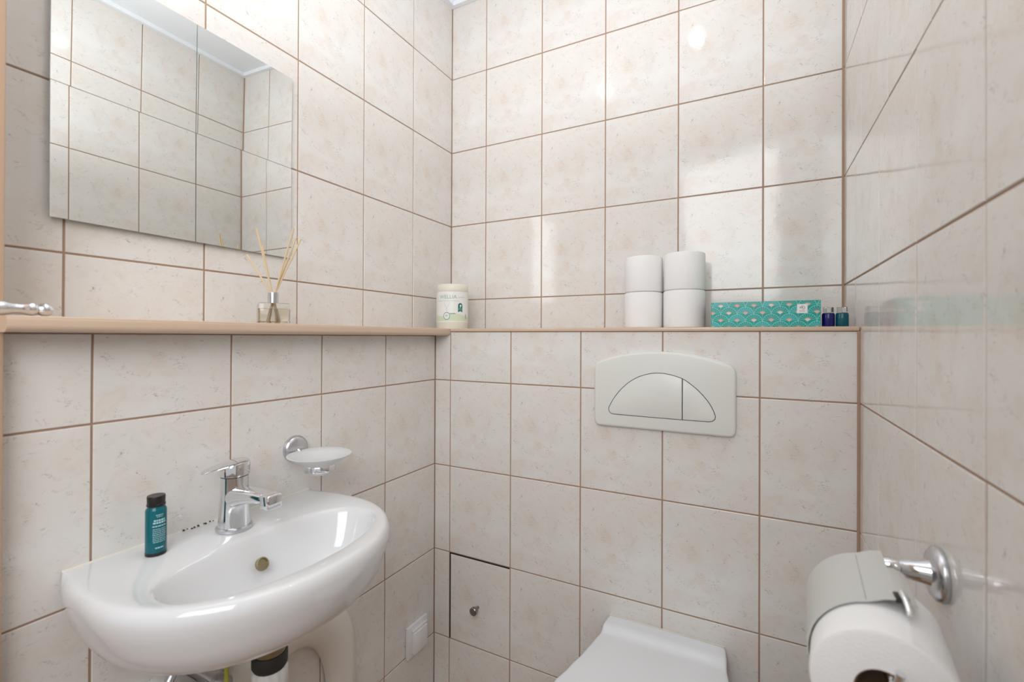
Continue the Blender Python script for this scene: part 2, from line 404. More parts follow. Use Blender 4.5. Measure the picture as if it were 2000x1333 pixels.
rings = [outer(0.12, 0.694), outer(0.40, 0.695), outer(0.55, 0.698), outer(0.68, 0.7035), outer(0.78, 0.7115), outer(0.86, 0.7225), outer(0.915, 0.737), outer(0.955, 0.756),
         outer(0.982, 0.777), outer(1.0, 0.795), outer(0.993, 0.805), outer(0.978, 0.8125), outer(0.955, 0.8155), outer(0.93, 0.8155)]
rings += [inner(0.090, 0.090, 0.176, 0.8150), inner(0.085, 0.085, 0.171, 0.8125), inner(0.081, 0.081, 0.167, 0.806), inner(0.076, 0.076, 0.161, 0.793), inner(0.066, 0.069, 0.149, 0.765),
          inner(0.052, 0.058, 0.128, 0.735), inner(0.038, 0.042, 0.09, 0.722), inner(0.022, 0.024, 0.045, 0.717), inner(0.02, 0.02, 0.02, 0.716)]
# keep the deck behind the bowl flat: rings between rim and bowl already meet there
bas = thing('wash_basin', (0.0726, SY, 0.675), 'white oval ceramic wash basin on the left wall', 'sink')
obj('bowl', loft(rings), M_CERAMIC, bas, autosmooth=70)
# overflow hole on the inner back slope
on_ = Vector((0.86, 0, 0.51)).normalized(); oc = Vector((0.2115, SY, 0.7725-DZB))
obj('overflow_hole', lathe([(0.0105, -0.002), (0.0105, 0.0022), (0.0085, 0.003), (0.0080, 0.0005), (0.0, 0.0004)], oc, on_, 24), M_BRASS, bas)
obj('drain_plug', lathe([(0.019, 0), (0.021, 0.002), (0.016, 0.004), (0.0, 0.005)], (0.268, SY, 0.7155-DZB), seg=24), M_CHROME, bas)
sealpath = [(S+0.001, SY-0.2+0.4*k/24, 0.8150-DZB) for k in range(25)]
obj('sealant', tube(sealpath, 0.0026, 8), M_SEAL, bas)
for k in range(9):
    y = -0.872+0.006*k+random.uniform(-.002, .002); r = random.uniform(0.0010, 0.0022)
    obj('mould_spot', lathe([(0, 0.0008), (r*0.8, 0.0006), (r, 0)], (S+0.0036, y, 0.8168-DZB+random.uniform(-.0008, .0012)), (0.5, 0, 1), 8), M_MOULD, bas)

# ------------------------------------------------------------------ tap
FX, FY, FZ = 0.137, SY, 0.8155-DZB
tap = thing('basin_tap', (FX, FY, FZ), 'chrome single lever mixer tap on the wash basin', 'tap')
obj('base_ring', lathe([(0.0, 0), (0.0265, 0), (0.0275, 0.002), (0.0275, 0.006), (0.0255, 0.008), (0.0, 0.008)], (FX, FY, FZ), seg=40), M_SATIN, tap)
obj('body', lathe([(0.0245, 0.008), (0.0238, 0.02), (0.0225, 0.045), (0.0215, 0.062), (0.0215, 0.090), (0.0, 0.090)], (FX, FY, FZ), seg=40), M_CHROME, tap)
sp = smoothpath([(FX+0.005, FY, FZ+0.055), (FX+0.03, FY, FZ+0.061), (FX+0.06, FY, FZ+0.065), (FX+0.092, FY, FZ+0.066)], 6)
n = len(sp)
spout = []
for i, p in enumerate(sp):
    k = i/(n-1); hh = 0.017*(1-k)+0.0075*k; ww = 0.021*(1-k)+0.0125*k
    spout.append([p+Vector((0, ww*a, hh*b)) for a, b in ellipse2(0, 0, 1, 1, 20, 3.2)])
obj('spout', loft(spout), M_CHROME, tap)
obj('outlet', box((FX+0.083, FY-0.0130, FZ+0.051), (FX+0.107, FY+0.0130, FZ+0.075), 0.004, 3), M_CHROME, tap)
# lever cap: slanted disc with a flat blade
hx = Vector((-0.55, -0.83, 0)).normalized(); hy = Vector((-hx.y, hx.x, 0)); top = Vector((FX, FY, FZ))
cap = []
for (r, h, tilt) in ((0.0215, 0.083, 0.0), (0.0230, 0.0845, 0.0), (0.0233, 0.098, 0.10), (0.0222, 0.1035, 0.16), (0.019, 0.106, 0.17), (0.0001, 0.107, 0.17)):
    cap.append([top+hx*r*math.cos(2*PI*j/36)+hy*r*math.sin(2*PI*j/36)+Vector((0, 0, h+0.008-tilt*r*math.cos(2*PI*j/36)*0.9)) for j in range(36)])
lev = obj('lever_cap', loft(cap), M_CHROME, tap)
bl = []
for d, hw, z, th in ((0.002, 0.0205, 0.1105, 0.0045), (0.015, 0.0215, 0.1085, 0.004), (0.027, 0.0205, 0.1055, 0.0035), (0.038, 0.0175, 0.1025, 0.0028), (0.045, 0.012, 0.1005, 0.0022), (0.0475, 0.006, 0.0998, 0.0016)):
    bl.append([top+hx*d+hy*hw*a+Vector((0, 0, z+th*b)) for a, b in ellipse2(0, 0, 1, 1, 20, 2.6)])
obj('lever_blade', loft(bl), M_CHROME, lev)

# ------------------------------------------------------------------ toiletry bottle on the basin
BX, BY, BZ = 0.124, -0.935, 0.8157-DZB
bt = thing('toiletry_bottle', (BX, BY, BZ), 'slim teal toiletry bottle with black cap standing on the basin', 'bottle')
R0 = 0.0132
obj('body', lathe([(0, 0), (R0-0.0015, 0), (R0, 0.0015), (R0, 0.066), (R0-0.001, 0.0685), (0.0105, 0.071), (0.0105, 0.073), (0, 0.073)], (BX, BY, BZ), seg=32), M_TEALBOT, bt)
obj('base_band', lathe([(R0+0.0001, 0.0005), (R0+0.00015, 0.005)], (BX, BY, BZ), seg=32, cap=False), M_BLACK, bt)
cp = obj('cap', lathe([(0.0118, 0.0725), (0.0118, 0.075), (0.0112, 0.0755), (0.0115, 0.086), (0.011, 0.0872), (0, 0.0872)], (BX, BY, BZ), seg=32), M_BLACK, bt)
def cyl_patch(c, R, a0, a1, z0, z1, n=6):
    v, f = [], []
    for k in range(n+1):
        a = a0+(a1-a0)*k/n
        for z in (z0, z1): v.append(Vector((c[0]+R*math.cos(a), c[1]+R*math.sin(a), c[2]+z)))
    for k in range(n): f.append((2*k, 2*k+2, 2*k+3, 2*k+1))
    return v, f
ac = math.atan2(CAM.y-BY, CAM.x-BX)+0.35
rows = [(0.060, 0.35, 0.0012), (0.0575, 0.28, 0.0010), (0.0515, 0.55, 0.0024), (0.0480, 0.62, 0.0024), (0.0435, 0.68, 0.0016)]
rows += [(0.0395-0.0027*k, 0.66-0.07*random.random(), 0.0009) for k in range(8)]+[(0.0115, 0.40, 0.0018)]
pr = []
for z, hw, h in rows:
    a = ac-hw
    while a < ac+hw:
        w_ = random.uniform(0.10, 0.28); pr.append(cyl_patch((BX, BY, BZ), R0+0.00012, a, min(a+w_, ac+hw), z, z+h, 3)); a += w_+0.05
obj('print', join(*pr), M_PRINTW, bt)

# ------------------------------------------------------------------ soap dish
DY, DZ = -0.661, 0.9005
sd = thing('soap_dish', (S, DY, DZ), 'frosted glass soap dish in a chrome wall holder', 'soap dish')
obj('wall_rose', lathe([(0.027, 0.0003), (0.0275, 0.004), (0.0255, 0.009), (0.019, 0.0125), (0.0, 0.0135)], (S, DY, DZ), (1, 0, 0), 40), M_SATIN, sd)
DX, DH = 0.148, 0.8720
obj('arm', tube(smoothpath([(S+0.010, DY, DZ-0.004), (S+0.025, DY, DZ-0.016), (S+0.048, DY, DH+0.004)], 6), [0.0075]*13, 12), M_CHROME, sd)
obj('ring', lathe([(0.0265, -0.006), (0.0295, -0.0065), (0.0305, -0.004), (0.0305, 0.004), (0.0295, 0.006), (0.0265, 0.0055), (0.0265, -0.006)], (DX, DY, DH), seg=40, cap=False), M_CHROME, sd)
obj('dish', lathe([(0.0, -0.0125), (0.020, -0.0125), (0.0235, -0.010), (0.0255, 0.000), (0.030, 0.0065), (0.047, 0.0165), (0.0585, 0.0235), (0.0605, 0.0258), (0.0585, 0.0265), (0.046, 0.0205), (0.028, 0.0120), (0.0, 0.010)], (DX, DY, DH), seg=56), M_FROST, sd, autosmooth=60)

# ------------------------------------------------------------------ flush plate
def back3(off): return lambda u, v, d: (u, -D-off-d, v)
pc = [(0.5665, 1.052), (0.5685, 1.064), (0.5755, 1.0735), (0.590, 1.0795), (0.62, 1.0885), (0.655, 1.0955), (0.69, 1.0995), (0.7245, 1.1010), (0.759, 1.0995), (0.794, 1.0955), (0.829, 1.0885), (0.859, 1.0795), (0.8735, 1.0735), (0.8805, 1.064), (0.8825, 1.052),
      (0.8825, 0.99), (0.8825, 0.934), (0.881, 0.9245), (0.876, 0.9185), (0.868, 0.9168), (0.79, 0.9168), (0.66, 0.9168), (0.581, 0.9168), (0.573, 0.9185), (0.568, 0.9245), (0.5665, 0.934), (0.5665, 0.99)]
fp = thing('flush_plate', (0.7245, -D, 0.917), 'ivory plastic dual flush plate above the toilet', 'flush plate')
obj('plate', prism(pc, back3(0), 0.0003, 0.0125, 0.006, 4), M_PLATE, fp)
ap_ = [(0.8425, 0.9610), (0.8380, 0.9735), (0.8303, 0.9880), (0.8190, 1.0030), (0.8056, 1.0171), (0.7900, 1.0300), (0.7728, 1.0410), (0.7464, 1.0490), (0.7225, 1.0516), (0.6990, 1.0490), (0.6750, 1.0410), (0.6550, 1.0290), (0.6400, 1.0163), (0.6254, 1.0000), (0.6130, 0.9820), (0.6035, 0.9635)]
arch = [(p.x, p.y) for p in smoothpath([(a, b, 0) for a, b in ap_], 4)]
arch += [(0.6030, 0.9585), (0.6045, 0.9530), (0.6085, 0.9487), (0.6145, 0.9470), (0.70, 0.9465), (0.773, 0.9465), (0.829, 0.9470), (0.8365, 0.9490), (0.8415, 0.9540)]
def shrink(poly, d):
    n = len(poly); ar = sum(poly[i-1][0]*poly[i][1]-poly[i][0]*poly[i-1][1] for i in range(n)); sg = 1 if ar > 0 else -1; out = []
    for i in range(n):
        p0, p2 = poly[i-1], poly[(i+1) % n]; tx, ty = p2[0]-p0[0], p2[1]-p0[1]; l = math.hypot(tx, ty) or 1
        out.append((poly[i][0]-ty/l*d*sg, poly[i][1]+tx/l*d*sg))
    return out
def clip(poly, x, keep_left):
    out = []; n = len(poly)
    for i in range(n):
        a, b = poly[i], poly[(i+1) % n]; ia = (a[0] <= x) == keep_left; ib = (b[0] <= x) == keep_left
        if ia: out.append(a)
        if ia != ib: t = (x-a[0])/(b[0]-a[0]); out.append((x, a[1]+t*(b[1]-a[1])))
    return out
obj('button_gap_shade', prism(arch, back3(0), 0.0120, 0.0127), M_DARK, fp, smooth=False)  # dark sheet under the buttons, shade of the gap put in as colour
sm = shrink(arch, 0.0014)
b1 = obj('flush_button', prism(clip(sm, 0.7720, True), back3(0), 0.011, 0.0136, 0.0006, 2), M_PLATE, fp)
b2 = obj('flush_button', prism(clip(sm, 0.7738, False), back3(0), 0.011, 0.0136, 0.0006, 2), M_PLATE, fp)
tag(b1, 'large left flush button'); tag(b2, 'small right flush button')

# ------------------------------------------------------------------ toilet
TX, TY = 0.733, -D-0.003
HWP = [(0, 0.131), (0.04, 0.134), (0.09, 0.142), (0.15, 0.151), (0.20, 0.163), (0.26, 0.176), (0.32, 0.181), (0.38, 0.171), (0.43, 0.143), (0.46, 0.106), (0.477, 0.063), (0.484, 0.0)]
def hw(d):
    for i in range(len(HWP)-1):
        if d <= HWP[i+1][0]:
            a, b = HWP[i], HWP[i+1]; t = (d-a[0])/(b[0]-a[0]); t2 = t*t*(3-2*t) if i < 6 else t
            return a[1]+(b[1]-a[1])*t2
    return 0
def zt(d):
    if d < 0.032: return 0.4555-0.0015*d/0.032
    if d < 0.058: t = (d-0.032)/0.026; t = t*t*(3-2*t); return 0.454+(0.441-0.454)*t
    return 0.441+0.002*math.sin(PI*min(1, (d-0.058)/0.42))
ds = [0, 0.003, 0.01, 0.02, 0.028, 0.034, 0.040, 0.046, 0.052, 0.058, 0.065, 0.09, 0.12, 0.15, 0.18, 0.21, 0.24, 0.27, 0.30, 0.33, 0.36, 0.385, 0.41, 0.43, 0.445, 0.46, 0.469, 0.477, 0.4815]
us = [(-1, 0.024), (-1, 0.008), (-0.992, 0.0035), (-0.975, 0.001), (-0.94, 0), (-0.6, -0.0008), (0, -0.001), (0.6, -0.0008), (0.94, 0), (0.975, 0.001), (0.992, 0.0035), (1, 0.008), (1, 0.024)]
rows_ = []
for i, d in enumerate(ds):
    e = 0.0
    if d > 0.46: e = 0.010*((d-0.46)/0.0215)**2
    if i == 0: e = 0.004
    rows_.append([Vector((TX+hw(d)*u, TY-d, zt(d)-dz-e)) for u, dz in us])
wc = thing('toilet', (TX, TY, 0.0), 'white wall mounted toilet with closed lid under the flush plate', 'toilet')
g = loft(rows_, True, True, closed=False)
lid = obj('lid', g, M_LID, wc, autosmooth=50)
obj('lid_back_edge', box((TX-0.128, -D-0.0035, 0.4530), (TX+0.128, -D-0.0003, 0.4565), 0.0008), M_SEAL, lid)
def seatring(sc_, z, d0=0.045, d1=0.478):
    n = 28; L_ = [d0+(d1-d0)*k/n for k in range(n+1)]
    return [Vector((TX+hw(d)*sc_, TY-d, z)) for d in L_]+[Vector((TX-hw(d)*sc_, TY-d, z)) for d in reversed(L_)]
obj('seat', loft([seatring(0.985, 0.396), seatring(1.0, 0.402), seatring(1.0, 0.412), seatring(0.98, 0.416)]), M_LID, wc)
obj('bowl', loft([seatring(0.35, 0.06, 0.0, 0.24), seatring(0.55, 0.10, 0.0, 0.30), seatring(0.75, 0.20, 0.0, 0.38), seatring(0.92, 0.32, 0.0, 0.45), seatring(0.97, 0.37, 0.0, 0.468), seatring(0.97, 0.3955, 0.0, 0.47)]), M_CERAMIC, wc)
for s_ in (-1, 1): obj('hinge', lathe([(0.010, 0), (0.010, 0.030), (0.0, 0.030)], (TX+s_*0.075, TY-0.03, 0.394), seg=16), M_CHROME, wc)

# ------------------------------------------------------------------ socket on the left wall
so = thing('wall_socket', (S, -0.27, 0.245), 'white wall socket with hinged cover low in the corner', 'socket')
obj('plate', box((S+0.0003, -0.3125, 0.2465), (S+0.010, -0.2275, 0.3335), 0.002), M_SWITCH, so)
fl = obj('cover_flap', box((S+0.010, -0.298, 0.258), (S+0.022, -0.242, 0.316), 0.002), M_SWITCH, so)
obj('hinge_bar', box((S+0.010, -0.298, 0.3165), (S+0.0165, -0.236, 0.3215), 0.001), M_SWITCH, so)
obj('finger_tab', box((S+0.010, -0.290, 0.2545), (S+0.016, -0.250, 0.2578), 0.0008), M_SWITCH, fl)

# ------------------------------------------------------------------ things on the shelf and ledge
# reed diffuser
QX, QY, QZ = 0.078, -0.7145, SH1
df = thing('reed_diffuser', (QX, QY, QZ), 'clear glass reed diffuser with rattan sticks on the shelf', 'diffuser')
a0 = math.radians(-30)
def rotz(g, c, a):
    R = Matrix.Rotation(a, 3, 'Z'); c = Vector(c)
    return ([R @ (Vector(v)-c)+c for v in g[0]],)+tuple(g[1:])
BW = 0.0275
obj('bottle', rotz(box((QX-BW, QY-BW, QZ+0.0002), (QX+BW, QY+BW, QZ+0.040), 0.003, 3), (QX, QY, QZ), a0), M_GLASS, df)
obj('oil', rotz(box((QX-BW+0.003, QY-BW+0.003, QZ+0.004), (QX+BW-0.003, QY+BW-0.003, QZ+0.029), 0.002, 2), (QX, QY, QZ), a0), M_OIL, df)
obj('collar', lathe([(0.0085, 0.040), (0.0095, 0.0405), (0.0095, 0.061), (0.0085, 0.062), (0.006, 0.062)], (QX, QY, QZ), seg=24), M_SATIN, df)
cr = Vector((cyw, syw, 0)); cf = Vector((-syw, cyw, 0))
for (dx, dy, hh) in ((-0.058, 0.01, 0.138), (-0.023, -0.02, 0.184), (-0.031, 0.015, 0.158), (0.044, -0.01, 0.186), (0.036, 0.02, 0.176), (0.048, 0.012, 0.170)):
    k = 0.03; topp = Vector((QX, QY, QZ+hh))+cr*dx+cf*dy
    low_ = Vector((QX, QY, QZ+0.006))-cr*dx*0.22-cf*dy*0.2
    obj('reed', tube([low_, Vector((QX, QY, QZ+0.058))+cr*dx*0.06, topp], 0.0017, 8), M_REED, df)
# illegible script on the bottle front: short ink strokes
sq = []
nrm = Matrix.Rotation(a0, 3, 'Z') @ Vector((1, 0, 0)); tan = Matrix.Rotation(a0, 3, 'Z') @ Vector((0, 1, 0))
for k in range(9):
    u0 = random.uniform(-0.016, 0.004); v0 = 0.011+0.0026*k
    pts = [Vector((QX, QY, QZ))+nrm*(BW+0.0003)+tan*(u0+0.003*q)+Vector((0, 0, v0+random.uniform(-0.0015, 0.0015))) for q in range(5)]
    sq.append(tube(smoothpath(pts, 4), 0.00022, 5))
obj('label_script', join(*sq), M_INKG, df)

# wipes canister
CX, CY, CZ = 0.0875, -0.118, SH1
CR = 0.0490
ca = thing('canister', (CX, CY, CZ), 'cream plastic canister with a white and green label in the corner', 'canister')
obj('body', lathe([(0, 0.0002), (CR-0.001, 0.0002), (CR, 0.002), (CR, 0.110), (CR-0.0015, 0.112), (0, 0.112)], (CX, CY, CZ), seg=64), M_CREAM, ca)
obj('lid', lathe([(CR-0.0012, 0.112), (CR-0.0008, 0.113), (CR-0.0008, 0.131), (CR-0.003, 0.1345), (CR-0.006, 0.1358), (0, 0.1362)], (CX, CY, CZ), seg=64), M_CREAM, ca)
cc = (CX, CY, CZ); la = math.atan2(CAM.y-CY, CAM.x-CX)
lab = obj('label', cyl_patch(cc, CR+0.0003, la-1.35, la+1.30, 0.020, 0.112, 40), M_LABEL, ca)
def wrap(polys, R):   # polys in (u to the right, v up) metres; wrapped on the canister
    v, f = [], []
    for p in polys:
        k = len(v); v += [Vector((CX+R*math.cos(la+a/CR), CY+R*math.sin(la+a/CR), CZ+b)) for a, b in p]; f.append(tuple(range(k, k+len(p))))
    return v, f
def strip(u0, u1, v0, v1, n=10, wob=None):
    return [[(u0+(u1-u0)*k/n, v0), (u0+(u1-u0)*(k+1)/n, v0), (u0+(u1-u0)*(k+1)/n, v1+(wob(u0+(u1-u0)*(k+1)/n) if wob else 0)), (u0+(u1-u0)*k/n, v1+(wob(u0+(u1-u0)*k/n) if wob else 0))] for k in range(n)]
obj('green_field', wrap(strip(-0.060, 0.060, 0.024, 0.042, 30, lambda u: 0.004*math.sin(u*70+1)), CR+0.0005), M_GREEN, lab, smooth=False)
obj('emblem_disc', wrap([ellipse2(-0.017, 0.0385, 0.0085, 0.0105, 28)], CR+0.0007), M_LABEL, lab, smooth=False)
def ringpoly(cx, cy, r0, r1, ky=1.2, n=28): return [[(cx+r1*math.cos(a), cy+ky*r1*math.sin(a)), (cx+r1*math.cos(b), cy+ky*r1*math.sin(b)), (cx+r0*math.cos(b), cy+ky*r0*math.sin(b)), (cx+r0*math.cos(a), cy+ky*r0*math.sin(a))] for a, b in [(2*PI*k/n, 2*PI*(k+1)/n) for k in range(n)]]
obj('emblem_ring', wrap(ringpoly(-0.017, 0.0385, 0.0085, 0.0100, 1.15), CR+0.0009), M_SEA, lab, smooth=False)
obj('emblem_mark', wrap(strip(-0.0205, -0.0180, 0.0375, 0.0415, 2)+strip(-0.0165, -0.0140, 0.0375, 0.0415, 2), CR+0.0009), M_GREEN2, lab, smooth=False)
obj('emblem_stroke', wrap(strip(-0.008, 0.010, 0.0445, 0.0465, 8), CR+0.0007), M_SEA, lab, smooth=False)
obj('rule_line', wrap(strip(-0.050, 0.022, 0.0835, 0.0842, 16), CR+0.0007), M_INKG, lab, smooth=False)
obj('red_line', wrap(strip(0.017, 0.040, 0.0945, 0.0953, 8), CR+0.0007), M_REDP, lab, smooth=False)
bd = [(0.0170, 0.0500), (0.0172, 0.0700)]+[(0.0245+0.0073*math.cos(PI-PI*k/10), 0.070+0.0075*math.sin(PI*k/10)) for k in range(11)]+[(0.0318, 0.0500), (0.0245, 0.0535)]
obj('badge', wrap([[(a, b) for a, b in bd]], CR+0.0008), M_DGREEN, lab, smooth=False)
obj('badge_band', wrap(strip(0.0174, 0.0316, 0.0560, 0.0620, 4), CR+0.0011), M_SEA, lab, smooth=False)
obj('badge_leaf', wrap([ellipse2(0.0252, 0.0695, 0.0030, 0.0036, 12)], CR+0.0011), M_LABEL, lab, smooth=False)
obj('grey_mark', wrap(strip(0.0435, 0.0475, 0.030, 0.044, 3), CR+0.0008)[0:2], M_INKG, lab, smooth=False)
# faint product figure: a slanted loop
obj('figure_mark', wrap([[( -0.026+0.010*t, 0.079-0.026*t), (-0.0245+0.010*t, 0.079-0.026*t), (-0.0245+0.010*(t+.2), 0.079-0.026*(t+.2)), (-0.026+0.010*(t+.2), 0.079-0.026*(t+.2))] for t in (0, .2, .4, .6, .8)]+[[(-0.008-0.012*t, 0.079-0.022*t), (-0.0065-0.012*t, 0.079-0.022*t), (-0.0065-0.012*(t+.2), 0.079-0.022*(t+.2)), (-0.008-0.012*(t+.2), 0.079-0.022*(t+.2))] for t in (0, .2, .4, .6, .8)], CR+0.0006), M_FAINT, lab, smooth=False)
def text_mesh(body, size):
    cu = bpy.data.curves.new('lettering', 'FONT'); cu.body = body; cu.size = size; cu.resolution_u = 2; cu.align_x = 'LEFT'
    t = bpy.data.objects.new('lettering', cu); COL.objects.link(t)
    bpy.context.view_layer.update()
    me = bpy.data.meshes.new_from_object(t.evaluated_get(bpy.context.evaluated_depsgraph_get()))
    vs = [tuple(v.co) for v in me.vertices]; fs = [tuple(p.vertices) for p in me.polygons]
    bpy.data.objects.remove(t); bpy.data.curves.remove(cu); bpy.data.meshes.remove(me)
    return vs, fs
tv, tf = text_mesh('WELLIA', 0.0165)
tw = max(v[0] for v in tv); kx = 0.055/tw
obj('lettering', ([Vector((CX+(CR+0.0007)*math.cos(la+(-0.0415+v[0]*kx)/CR), CY+(CR+0.0007)*math.sin(la+(-0.0415+v[0]*kx)/CR), CZ+0.0905+v[1])) for v in tv], tf), M_GREEN2, lab, smooth=False)

# toilet rolls, two stacks of two
def roll(name, c, axis, R, r, L_, label, group=None, seg=56, loc=None):
    t = thing(name, loc or c, label, 'toilet roll', group)
    prof = [(r, 0.0), (R-0.004, 0.0), (R-0.001, 0.0015), (R, 0.005), (R, L_-0.005), (R-0.001, L_-0.0015), (R-0.004, L_), (r, L_)]
    obj('paper', lathe(prof+[(r, 0.0)], c, axis, seg, cap=False), M_PAPER, t)
    obj('core', lathe([(r, 0.001), (r, L_-0.001), (r-0.0012, L_-0.001), (r-0.0012, 0.001), (r, 0.001)], c, axis, 32, cap=False), M_CARD, t)
    return t
RG = 'toilet rolls stacked on the ledge'
RY = -0.092
for (x, R, dz, lab_) in ((0.6640, 0.0475, 0, 'white toilet roll at the bottom of the stack farther from the box'), (0.7630, 0.0490, 0, 'white toilet roll at the bottom of the stack beside the teal box'),
                   (0.6645, 0.0468, 0.0905, 'white toilet roll on top of the stack farther from the box'), (0.7635, 0.0482, 0.0915, 'white toilet roll on top of the stack beside the teal box')):
    roll('toilet_roll', (x, RY, SH1+0.0003+dz), (0, 0, 1), R, 0.020, 0.0900 if x < 0.7 else 0.0912, lab_, RG)

# teal tissue box with scallop print
X0, X1, YB, ZB, BHH = 0.8300, 1.0385, -0.1620, SH1+0.0003, 0.0555
tb = thing('tissue_box', ((X0+X1)/2, YB+0.05, ZB), 'teal cardboard box with a fan scallop print on the ledge', 'box')
g = box((X0, YB, ZB), (X1, YB+0.105, ZB+BHH), 0.0008, 1)
mi = []
for f in g[1]:
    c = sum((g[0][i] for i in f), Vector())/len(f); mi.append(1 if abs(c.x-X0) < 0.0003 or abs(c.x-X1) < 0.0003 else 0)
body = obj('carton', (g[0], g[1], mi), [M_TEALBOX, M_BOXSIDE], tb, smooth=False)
P_ = (X1-X0)/6.3; RP = P_/2
bm = bmesh.new()
def poly(pts, depth, mi_):
    vs = [bm.verts.new((X0+a, YB-0.00008-depth, ZB+b)) for a, b in pts]
    f = bm.faces.new(vs); f.material_index = mi_
def arcband(cx, cy, r0, r1, t0, t1, depth, mi_, n=10):
    for k in range(n):
        a, b = t0+(t1-t0)*k/n, t0+(t1-t0)*(k+1)/n
        poly([(cx+r0*math.cos(a), cy+r0*math.sin(a)), (cx+r1*math.cos(a), cy+r1*math.sin(a)), (cx+r1*math.cos(b), cy+r1*math.sin(b)), (cx+r0*math.cos(b), cy+r0*math.sin(b))], depth, mi_)
row = 0
v = 0.0555
while v > -0.02:
    off = 0.6*P_ if row % 2 == 0 else 0.1*P_
    dep = 0.00003*row
    for c in range(-1, 8):
        cx = off+c*P_; cy = v-0.0115
        poly([(cx+RP*math.cos(PI*k/16), cy+RP*math.sin(PI*k/16)) for k in range(17)], dep, 0 if (c+row) % 3 else 1)
        arcband(cx, cy, RP*0.955, RP, 0, PI, dep+0.00001, 2, 14)
        for k in range(1, 10):
            a = PI*k/10; ca_, sa_ = math.cos(a), math.sin(a); w_ = 0.00018
            poly([(cx+RP*.40*ca_+w_*sa_, cy+RP*.40*sa_-w_*ca_), (cx+RP*.96*ca_+w_*1.6*sa_, cy+RP*.96*sa_-w_*1.6*ca_), (cx+RP*.96*ca_-w_*1.6*sa_, cy+RP*.96*sa_+w_*1.6*ca_), (cx+RP*.40*ca_-w_*sa_, cy+RP*.40*sa_+w_*ca_)], dep+0.00001, 2)
        arcband(cx, cy, RP*.37, RP*.46, PI*.14, PI*.86, dep+0.000015, 5, 8)
        poly([(cx, cy-RP*.06)]+[(cx+RP*.36*math.cos(PI*(.16+.68*k/8)), cy+RP*.36*math.sin(PI*(.16+.68*k/8))) for k in range(9)], dep+0.000015, 3 if (c*2+row) % 3 else 4)
        poly([(cx-0.0002, cy-RP*.7), (cx+0.0002, cy-RP*.7), (cx+0.0002, cy), (cx-0.0002, cy)], dep+0.000015, 2)
    v -= P_*0.485; row += 1
for co, no in (((X0+0.0006, 0, 0), (-1, 0, 0)), ((X1-0.0006, 0, 0), (1, 0, 0)), ((0, 0, ZB+0.0006), (0, 0, -1)), ((0, 0, ZB+BHH-0.0006), (0, 0, 1))):
    bmesh.ops.bisect_plane(bm, geom=bm.verts[:]+bm.edges[:]+bm.faces[:], plane_co=co, plane_no=no, clear_outer=True)
bm.verts.index_update(); bm.faces.ensure_lookup_table()
pg = ([x.co.copy() for x in bm.verts], [tuple(q.index for q in f.verts) for f in bm.faces], [f.material_index for f in bm.faces]); bm.free()
obj('fan_print', pg, [M_TEALBOX, M_TEAL2, M_CYAN, M_PINK, M_PINKW, M_TAUPE], body, smooth=False)
SXK = X0+0.1665
st = tag(obj('sticker', box((SXK, YB-0.0008, ZB+0.0285), (SXK+0.0185, YB-0.0003, ZB+0.0475)), M_STICK, body, smooth=False), 'small white square sticker with black pictogram')
def flat(u, v, r, n=10): return [(SXK+u+r*math.cos(2*PI*k/n), YB-0.00095, ZB+v+r*math.sin(2*PI*k/n)) for k in range(n)]
pgm = [(flat(u, v, r), [tuple(range(10))]) for u, v, r in ((0.0060, 0.0408, 0.0010), (0.0092, 0.0408, 0.0010), (0.0060, 0.0388, 0.0007), (0.0092, 0.0388, 0.0007))]
arc = [Vector((SXK+0.0098+0.0038*math.cos(a), YB-0.00095, ZB+0.0400+0.0038*math.sin(a))) for a in [PI*0.75-PI*1.25*k/12 for k in range(13)]]
pgm.append(tube(arc, 0.00035, 5)); pgm.append(tube([(SXK+0.0045, YB-0.00095, ZB+0.0408), (SXK+0.0105, YB-0.00095, ZB+0.0408)], 0.0003, 5))
obj('pictogram', join(*pgm), M_INK, st, smooth=False)
obj('small_print', join(*[box((SXK+0.004, YB-0.001, ZB+z), (SXK+0.0145, YB-0.0007, ZB+z+0.0007)) for z in (0.0335, 0.0318)]), M_INKG, st, smooth=False)

# two mini bottles
for (x, y, mt, lab_) in ((1.0530, -0.148, M_BLUEBOT, 'tiny dark blue bottle beside the teal box'), (1.0765, -0.148, M_TEALMINI, 'tiny teal bottle nearest the right wall on the ledge')):
    t = thing('mini_bottle', (x, y, SH1), lab_, 'bottle', 'mini bottles on the ledge')
    obj('body', lathe([(0, 0.0003), (0.0105, 0.0003), (0.0114, 0.0015), (0.0114, 0.025), (0.0100, 0.0285), (0.0, 0.0295)], (x, y, SH1), seg=28), mt, t)
    obj('cap', lathe([(0.0088, 0.0296), (0.0092, 0.030), (0.0092, 0.0395), (0.0082, 0.0405), (0, 0.0405)], (x, y, SH1), seg=28), M_CLEAR, t)

# small chrome fitting at the near end of the shelf
KX, KY = 0.095, -1.066
ch = thing('chrome_fitting', (KX, KY, SH1), 'small chrome fitting at the near left end of the shelf', 'fitting')
def lobes(y0, y1): return [(KX, y0+(y1-y0)*k/12, SH1+0.0095) for k in range(13)]
obj('handle', tube(lobes(KY-0.04, KY+0.012), [0.004, 0.0075, 0.009, 0.0094, 0.009, 0.0078, 0.0066, 0.0062, 0.0066, 0.008, 0.0088, 0.0072, 0.003], 20), M_CHROME, ch)
obj('end_knob', lathe([(0.0, -0.002), (0.006, -0.001), (0.0085, 0.003), (0.0085, 0.008), (0.006, 0.012), (0.0, 0.013)], (KX, KY+0.010, SH1+0.0092), (0, 1, 0.0), 20), M_CHROME, ch)

